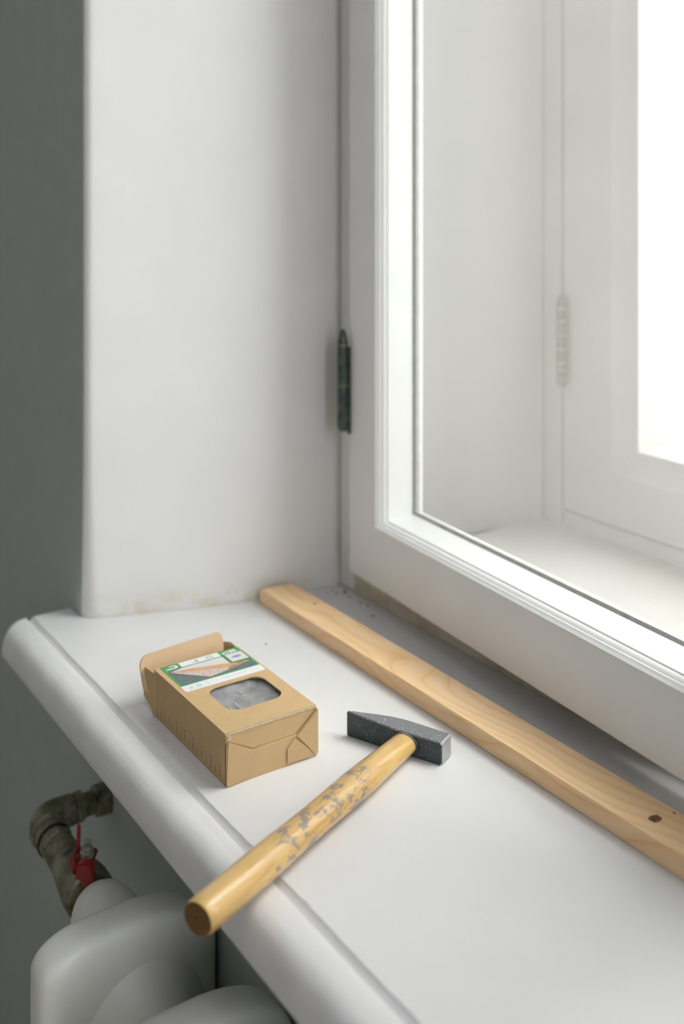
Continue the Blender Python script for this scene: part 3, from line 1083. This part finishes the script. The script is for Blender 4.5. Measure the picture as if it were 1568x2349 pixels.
    for a0, a1, b in ((0.0430, 0.0450, 0.1030), (0.0490, 0.0520, 0.1040), (0.0530, 0.0740, 0.1035), (0.0760, 0.0790, 0.1035), (0.0560, 0.0575, 0.1000), (0.0900, 0.0920, 0.1030), (0.0120, 0.0150, 0.0995)):
        flat('small_print', [(a0, b), (a1, b), (a1, b + 0.0006), (a0, b + 0.0006)], 'lab_faint', lab, 1)
    bm = bmesh.new()
    cu, cv = 0.0232, 0.1028
    r0 = [(*uv(cu + 0.0024 * math.cos(i * math.pi / 8), cv + 0.0030 * math.sin(i * math.pi / 8)), BH + 0.00022) for i in range(16)]
    r1 = [(*uv(cu + 0.0014 * math.cos(i * math.pi / 8), cv + 0.0019 * math.sin(i * math.pi / 8)), BH + 0.00022) for i in range(16)]
    loft(bm, [r0, r1], cap=(False, False))
    obj('emblem', bm, 'lab_cyan', lab, loc=(0, 0, 0))

    def text(name, s, size, u, v, mat, lvl, sx=1.0, bold=0.0):
        cu = bpy.data.curves.new('tmp', 'FONT')
        cu.body = s
        cu.size = size
        cu.extrude = 0.00002
        cu.offset = bold
        tmp = bpy.data.objects.new('tmp', cu)
        C.objects.link(tmp)
        bpy.context.view_layer.update()
        me = bpy.data.meshes.new_from_object(tmp.evaluated_get(bpy.context.evaluated_depsgraph_get()))
        bpy.data.objects.remove(tmp)
        bpy.data.curves.remove(cu)
        me.name = name
        me.materials.clear()
        me.materials.append(MAT[mat])
        for vv in me.vertices:               # reading direction across the width, top of the letters away from the front
            x, y, z = vv.co
            q = uv(u + x * sx, v + y)
            vv.co = (q[0], q[1], BH + 0.00012 * lvl + 0.0001 + z)
        o = bpy.data.objects.new(name, me)
        C.objects.link(o)
        o.parent = lab
        return o
    text('count_print', 'x180', 0.0082, 0.0765, 0.1520, 'lab_white', 2, 1.05, 0.00035)
    text('diameter_print', '4', 0.0085, 0.0430, 0.1516, 'lab_ink', 3, 1.15, 0.0)
    text('length_print', '35', 0.0085, 0.0560, 0.1516, 'lab_ink', 3, 1.15, -0.0001)
    text('unit_print', 'ø', 0.0045, 0.0395, 0.1520, 'lab_faint', 3)
    text('small_print', '-A-', 0.0035, 0.0125, 0.1020, 'lab_ink', 1)

    # ruler printed on the room-facing side
    bm = bmesh.new()
    for i in range(15):
        x = BX - 0.012 - i * 0.0095
        h = 0.0075 if i % 2 == 0 else 0.0045
        box(bm, x, x + 0.00035, BY - 0.00012, BY + 0.0001, 0.0045, 0.0045 + h)
    ob = obj('ruler_print', bm, 'ink', t)
    for i, s in enumerate('123456'):
        x = BX - 0.012 - i * 0.019
        box_bm = bmesh.new()
        box(box_bm, x - 0.0006, x + 0.0008, BY - 0.00012, BY + 0.0001, 0.0135, 0.01385)
        box(box_bm, x - 0.0006, x - 0.00025, BY - 0.00012, BY + 0.0001, 0.0135, 0.0165)
        obj('ruler_numeral', box_bm, 'ink', t)
    return t


screw_box()


# ------------------------------------------------------------------ radiator with valve and pipe
def radiator():
    t = thing('radiator', 'old white column radiator standing under the windowsill', 'radiator', (-0.6, 0.40, ZF))
    YC, ZH = 0.400, -0.190                   # hub line
    top, bot = -0.1365, -0.755
    half = 0.0895

    def outline(k):
        """rounded upright slab outline in (y, z), shrunk by k"""
        pts = []
        h = half - k
        ra, rb = max(0.055 - k, 0.006), max(0.085 - k, 0.006)
        za, zb_ = max(0.030 - k, 0.006), max(0.050 - k, 0.006)
        rc = max(0.04 - k, 0.006)
        ry, rz = 0.075, 0.062
        for i in range(13):                  # room-side shoulder is tight, wall-side shoulder slopes
            a = math.pi - i * (math.pi / 2) / 12
            pts.append((YC - h + ra + ra * math.cos(a), top - k - za + za * math.sin(a)))
        for i in range(13):
            a = math.pi / 2 - i * (math.pi / 2) / 12
            pts.append((YC + h - rb + rb * math.cos(a), top - k - zb_ + zb_ * math.sin(a)))
        for i in range(7):
            a = -i * (math.pi / 2) / 6
            pts.append((YC + h - rc + rc * math.cos(a), bot + k + rc + rc * math.sin(a)))
        for i in range(7):
            a = -math.pi / 2 - i * (math.pi / 2) / 6
            pts.append((YC - h + rc + rc * math.cos(a), bot + k + rc + rc * math.sin(a)))
        return pts
    bm = bmesh.new()
    prof = [(0.0, 0.0), (0.010, 0.0003), (0.0155, 0.0016), (0.0190, 0.0042), (0.0212, 0.0080), (0.0228, 0.0160), (0.0240, 0.0300), (0.0246, 0.0500), (0.0248, 0.0650)]
    prof = [(-x, k) for x, k in prof[:0:-1]] + prof
    rings = [[(x, y, z) for y, z in outline(k)] for x, k in prof]
    loft(bm, rings)
    first = None
    for i in range(7):
        x = -0.962 + 0.15 * i
        if first is None:
            o = obj('section', bm, 'radiator', t, smooth=60)
            o.location = Vector((x, 0, 0)) - parent_world(t)
            first = o
        else:
            o = first.copy()
            C.objects.link(o)
            o.parent = t
            o.location = Vector((x, 0, 0)) - parent_world(t)
    # hubs between the sections: swelling tubes
    for zc in (ZH, -0.70):
        for i in range(6):
            x = -0.962 + 0.15 * i + 0.018
            bm = bmesh.new()
            lathe(bm, [(0.0, 0.064), (0.007, 0.0605), (0.012, 0.0535), (0.020, 0.047), (0.030, 0.0425), (0.042, 0.0395), (0.0560, 0.0378), (0.0568, 0.0374), (0.0576, 0.0378), (0.072, 0.0395), (0.084, 0.0425), (0.094, 0.047), (0.102, 0.0535), (0.107, 0.0605), (0.114, 0.064)], (x, YC + 0.010, zc - 0.048 if zc > -0.5 else zc), (1, 0, 0), 40)
            obj('hub', bm, 'radiator', t, smooth=35)
    # end boss towards the valve
    bm = bmesh.new()
    lathe(bm, [(0.0, 0.044), (0.010, 0.0395), (0.028, 0.0365), (0.056, 0.0345), (0.070, 0.0315), (0.079, 0.0265), (0.080, 0.020)], (-0.980, YC + 0.008, ZH), (-1, 0, 0), 40)
    obj('end_boss', bm, 'radiator', t, smooth=35)
    for x in (-0.962, -0.062):
        obj('foot', B(x - 0.018, x + 0.018, YC - 0.06, YC + 0.06, ZF, -0.735, bevel=0.006), 'radiator', t)


radiator()


def pipe():
    YC, Z = 0.408, -0.190
    t = thing('valve_pipe', 'tarnished metal heating pipe with elbow and red-handled valve', 'pipe', (-1.2425, 0.41, -0.19))
    X0 = -1.2410
    r = t

    def L(name, prof, o, ax, mat, n=28, parent=None, sm=30):
        bm = bmesh.new()
        lathe(bm, prof, o, ax, n)
        return obj(name, bm, mat, parent or r, smooth=sm, loc=(0, 0, 0) if parent else None)
    # run out of the wall
    L('wall_collar', [(0.0, 0.0150), (0.001, 0.0185), (0.016, 0.0180), (0.018, 0.0140)], (X0, YW - 0.0005, Z), (0, -1, 0), 'pipe')
    L('pipe_run', [(0.0, 0.0135), (0.045, 0.0135)], (X0, YW - 0.017, Z), (0, -1, 0), 'pipe')
    L('union_nut', [(0.0, 0.0150), (0.001, 0.0182), (0.011, 0.0182), (0.012, 0.0155)], (X0, 0.460, Z), (0, -1, 0), 'pipe', 6)
    L('union_collar', [(0.0, 0.0165), (0.003, 0.0178), (0.011, 0.0178), (0.012, 0.0150)], (X0, 0.4475, Z), (0, -1, 0), 'pipe')
    # elbow
    bm = bmesh.new()
    pts, rad = [], []
    R = 0.020
    pts.append((X0, 0.4370, Z)); rad.append(0.0178)
    for i in range(9):
        a = i * (math.pi / 2) / 8
        pts.append((X0 + R - R * math.cos(a), YC + R - R * math.sin(a), Z)); rad.append(0.0180)
    pts.append((X0 + R + 0.006, YC, Z)); rad.append(0.0180)
    tube(bm, pts, rad, 26)
    obj('elbow', bm, 'pipe', r, smooth=40)
    xs = X0 + R + 0.005
    L('elbow_rim', [(0.0, 0.0180), (0.001, 0.0205), (0.007, 0.0205), (0.008, 0.0175)], (xs - 0.003, YC, Z), (1, 0, 0), 'pipe')
    L('pipe_run', [(0.0, 0.0170), (0.030, 0.0172)], (xs + 0.005, YC, Z), (1, 0, 0), 'pipe')
    L('gasket', [(0.0, 0.0150), (0.0003, 0.0200), (0.0028, 0.0200), (0.003, 0.0150)], (xs + 0.0225, YC, Z), (1, 0, 0), 'pipe_dark')
    L('union_nut', [(0.0, 0.0170), (0.0015, 0.0196), (0.012, 0.0196), (0.0135, 0.0175)], (xs + 0.0265, YC, Z), (1, 0, 0), 'pipe', 8)
    vb = L('valve_body', [(0.0, 0.0165), (0.004, 0.0180), (0.030, 0.0190), (0.045, 0.0215), (0.066, 0.0240), (0.078, 0.0262), (0.0815, 0.0262), (0.082, 0.020)], (xs + 0.0395, YC, Z), (1, 0, 0), 'pipe')
    L('seal_ring', [(0.0, 0.0200), (0.0003, 0.0266), (0.0020, 0.0266), (0.0022, 0.0200)], (xs + 0.1213, YC, Z), (1, 0, 0), 'brass')
    L('union_collar', [(0.0, 0.0200), (0.0005, 0.0264), (0.014, 0.0264), (0.016, 0.0230)], (xs + 0.1234, YC, Z), (1, 0, 0), 'pipe')
    # stem, nut and red butterfly handle
    vx, vy, vz = -1.0920, 0.4095, Z + 0.0185
    st = L('valve_stem', [(-0.004, 0.0070), (0.010, 0.0068), (0.011, 0.0048), (0.020, 0.0048)], (vx, vy, vz), (0, 0, 1), 'pipe', 20)
    L('stem_nut', [(0.0, 0.0062), (0.0008, 0.0074), (0.0062, 0.0074), (0.0070, 0.0066), (0.0072, 0.0058), (0.0110, 0.0058), (0.0118, 0.0050)], (vx, vy, vz + 0.0150), (0, 0, 1), 'steelnut', 12, st)
    L('stem_cap', [(0.0, 0.0045), (0.012, 0.0045), (0.013, 0.0038)], (vx - 0.013, vy + 0.004, vz + 0.0120), (0, 0.1, 1), 'pale', 14, st)

    def slab(name, poly, th, org, ux, uy, parent):
        """rounded plate: poly in (ux, uy), thickness along their cross"""
        ux, uy = Vector(ux).normalized(), Vector(uy).normalized()
        nz = ux.cross(uy).normalized()
        bm = bmesh.new()
        v0 = [bm.verts.new(Vector(org) + ux * a + uy * b - nz * th / 2) for a, b in poly]
        v1 = [bm.verts.new(Vector(org) + ux * a + uy * b + nz * th / 2) for a, b in poly]
        bm.faces.new(v0[::-1])
        bm.faces.new(v1)
        for i in range(len(poly)):
            j = (i + 1) % len(poly)
            bm.faces.new((v0[i], v0[j], v1[j], v1[i]))
        bmesh.ops.bevel(bm, geom=bm.edges[:], offset=min(th * 0.3, 0.0012), segments=2, affect='EDGES')
        return obj(name, bm, 'red', parent, smooth=40, loc=None if parent is r else (0, 0, 0))
    hp = slab('red_lever', [(-0.018, -0.009), (0.016, -0.009), (0.018, 0.0), (0.015, 0.009), (-0.015, 0.009), (-0.020, 0.0)], 0.003, (vx, vy - 0.001, vz + 0.0135), (0.8, -0.6, 0), (0.6, 0.8, 0), r)

    def wing(cx, cy, cz, wd, ht, th, ux, uy):
        pts = []
        for i in range(16):
            a = 2 * math.pi * i / 16
            ca, sa = math.cos(a), math.sin(a)
            pts.append((wd * math.copysign(abs(ca) ** 0.6, ca), ht * math.copysign(abs(sa) ** 0.6, sa)))
        slab('lever_wing', pts, th, (cx, cy, cz), ux, uy, hp)
    wing(vx + 0.0150, vy - 0.0070, vz + 0.0050, 0.0095, 0.0175, 0.0085, (0.62, 0.78, 0), (0.12, -0.1, 1))
    wing(vx - 0.0060, vy - 0.0115, vz + 0.0080, 0.0120, 0.0105, 0.0050, (0.9, -0.35, 0), (0.0, -0.3, 1))
    wing(vx - 0.0175, vy - 0.0030, vz + 0.0260, 0.0018, 0.0150, 0.0035, (0.8, -0.6, 0), (-0.15, 0.1, 1))


pipe()


# ------------------------------------------------------------------ crumbs and caulk
def crumbs():
    spots = [(-1.1679, 0.8200, 0.0022, 0), (-1.1543, 0.8225, 0.0020, 0), (-1.1224, 0.8085, 0.0020, 0), (-1.2100, 0.8230, 0.0032, 0), (-1.1950, 0.8200, 0.0018, 0),
             (-0.6474, 0.7690, 0.0012, 0), (-1.1276, 0.6506, 0.0014, 0), (-1.2250, 0.8120, 0.0026, 1), (-1.2200, 0.8000, 0.0020, 1), (-1.2130, 0.8110, 0.0022, 1)]
    for x, y, r, k in spots:
        bm = bmesh.new()
        bmesh.ops.create_icosphere(bm, subdivisions=1, radius=r)
        for v in bm.verts:
            v.co *= random.uniform(0.65, 1.15)
            v.co.z = max(v.co.z * 0.6, -r * 0.35)
        lo = min(v.co.z for v in bm.verts)
        for v in bm.verts:
            v.co.z -= lo
        o = obj('debris_crumb' if k == 0 else 'paint_flake', bm, 'crumb' if k == 0 else 'crumb_pale', loc=(x, y, 0))
        if k == 0:
            if y < 0.7:
                tag(o, 'lone tiny crumb on the open sill between box and batten', 'crumb', 'loose crumbs on the sill')
            elif x > -0.8:
                tag(o, 'tiny dark crumb behind the batten near its knot', 'crumb', 'loose crumbs on the sill')
            elif r > 0.003:
                tag(o, 'largest brown crumb right in the sill corner under the hinge', 'crumb', 'loose crumbs on the sill')
            else:
                tag(o, 'small brown crumb on the sill strip behind the batten end', 'crumb', 'loose crumbs on the sill')
        else:
            tag(o, 'pale flake of paint in the sill corner below the hinge', 'flake', 'paint flakes in the sill corner')


crumbs()


# ------------------------------------------------------------------ outdoors
def outdoors():
    struct(obj('ground', B(-40, 30, 1.6, 40, -6.2, -6.0), 'street'), 'grey street outside below the window', 'street')
    t = thing('neighbour_building', 'pale building across the street behind the outer glass', 'building', (-6, 10.0, -6))
    obj('wall', B(-18, 6, 10.0, 16, -2.6, 9), 'render_pink', t)
    obj('plinth', B(-18.05, 6.05, 9.95, 16, -6.0, -2.6), 'render_base', t)
    obj('cornice', B(-18.1, 6.1, 9.85, 16, 9.0, 9.35), 'far_frame', t)
    bmf, bmp = bmesh.new(), bmesh.new()
    first = None
    for zr in (-1.6, 1.3, 4.2, 6.6):
        for i in range(9):
            x = -16.8 + i * 2.45
            if first is None:
                bm = B(-0.55, 0.55, 9.93, 10.02, 0, 1.6, bevel=0.02)
                f = obj('window', bm, 'far_frame', t)
                f.location = Vector((x, 0, zr)) - parent_world(t)
                p = obj('pane', B(-0.45, 0.45, 9.915, 9.935, 0.1, 1.5), 'far_glass', f, loc=(0, 0, 0))
                first = (f, p)
            else:
                f = first[0].copy()
                C.objects.link(f)
                f.location = Vector((x, 0, zr)) - parent_world(t)
                p = first[1].copy()
                C.objects.link(p)
                p.parent = f
    bmf.free()
    bmp.free()


outdoors()
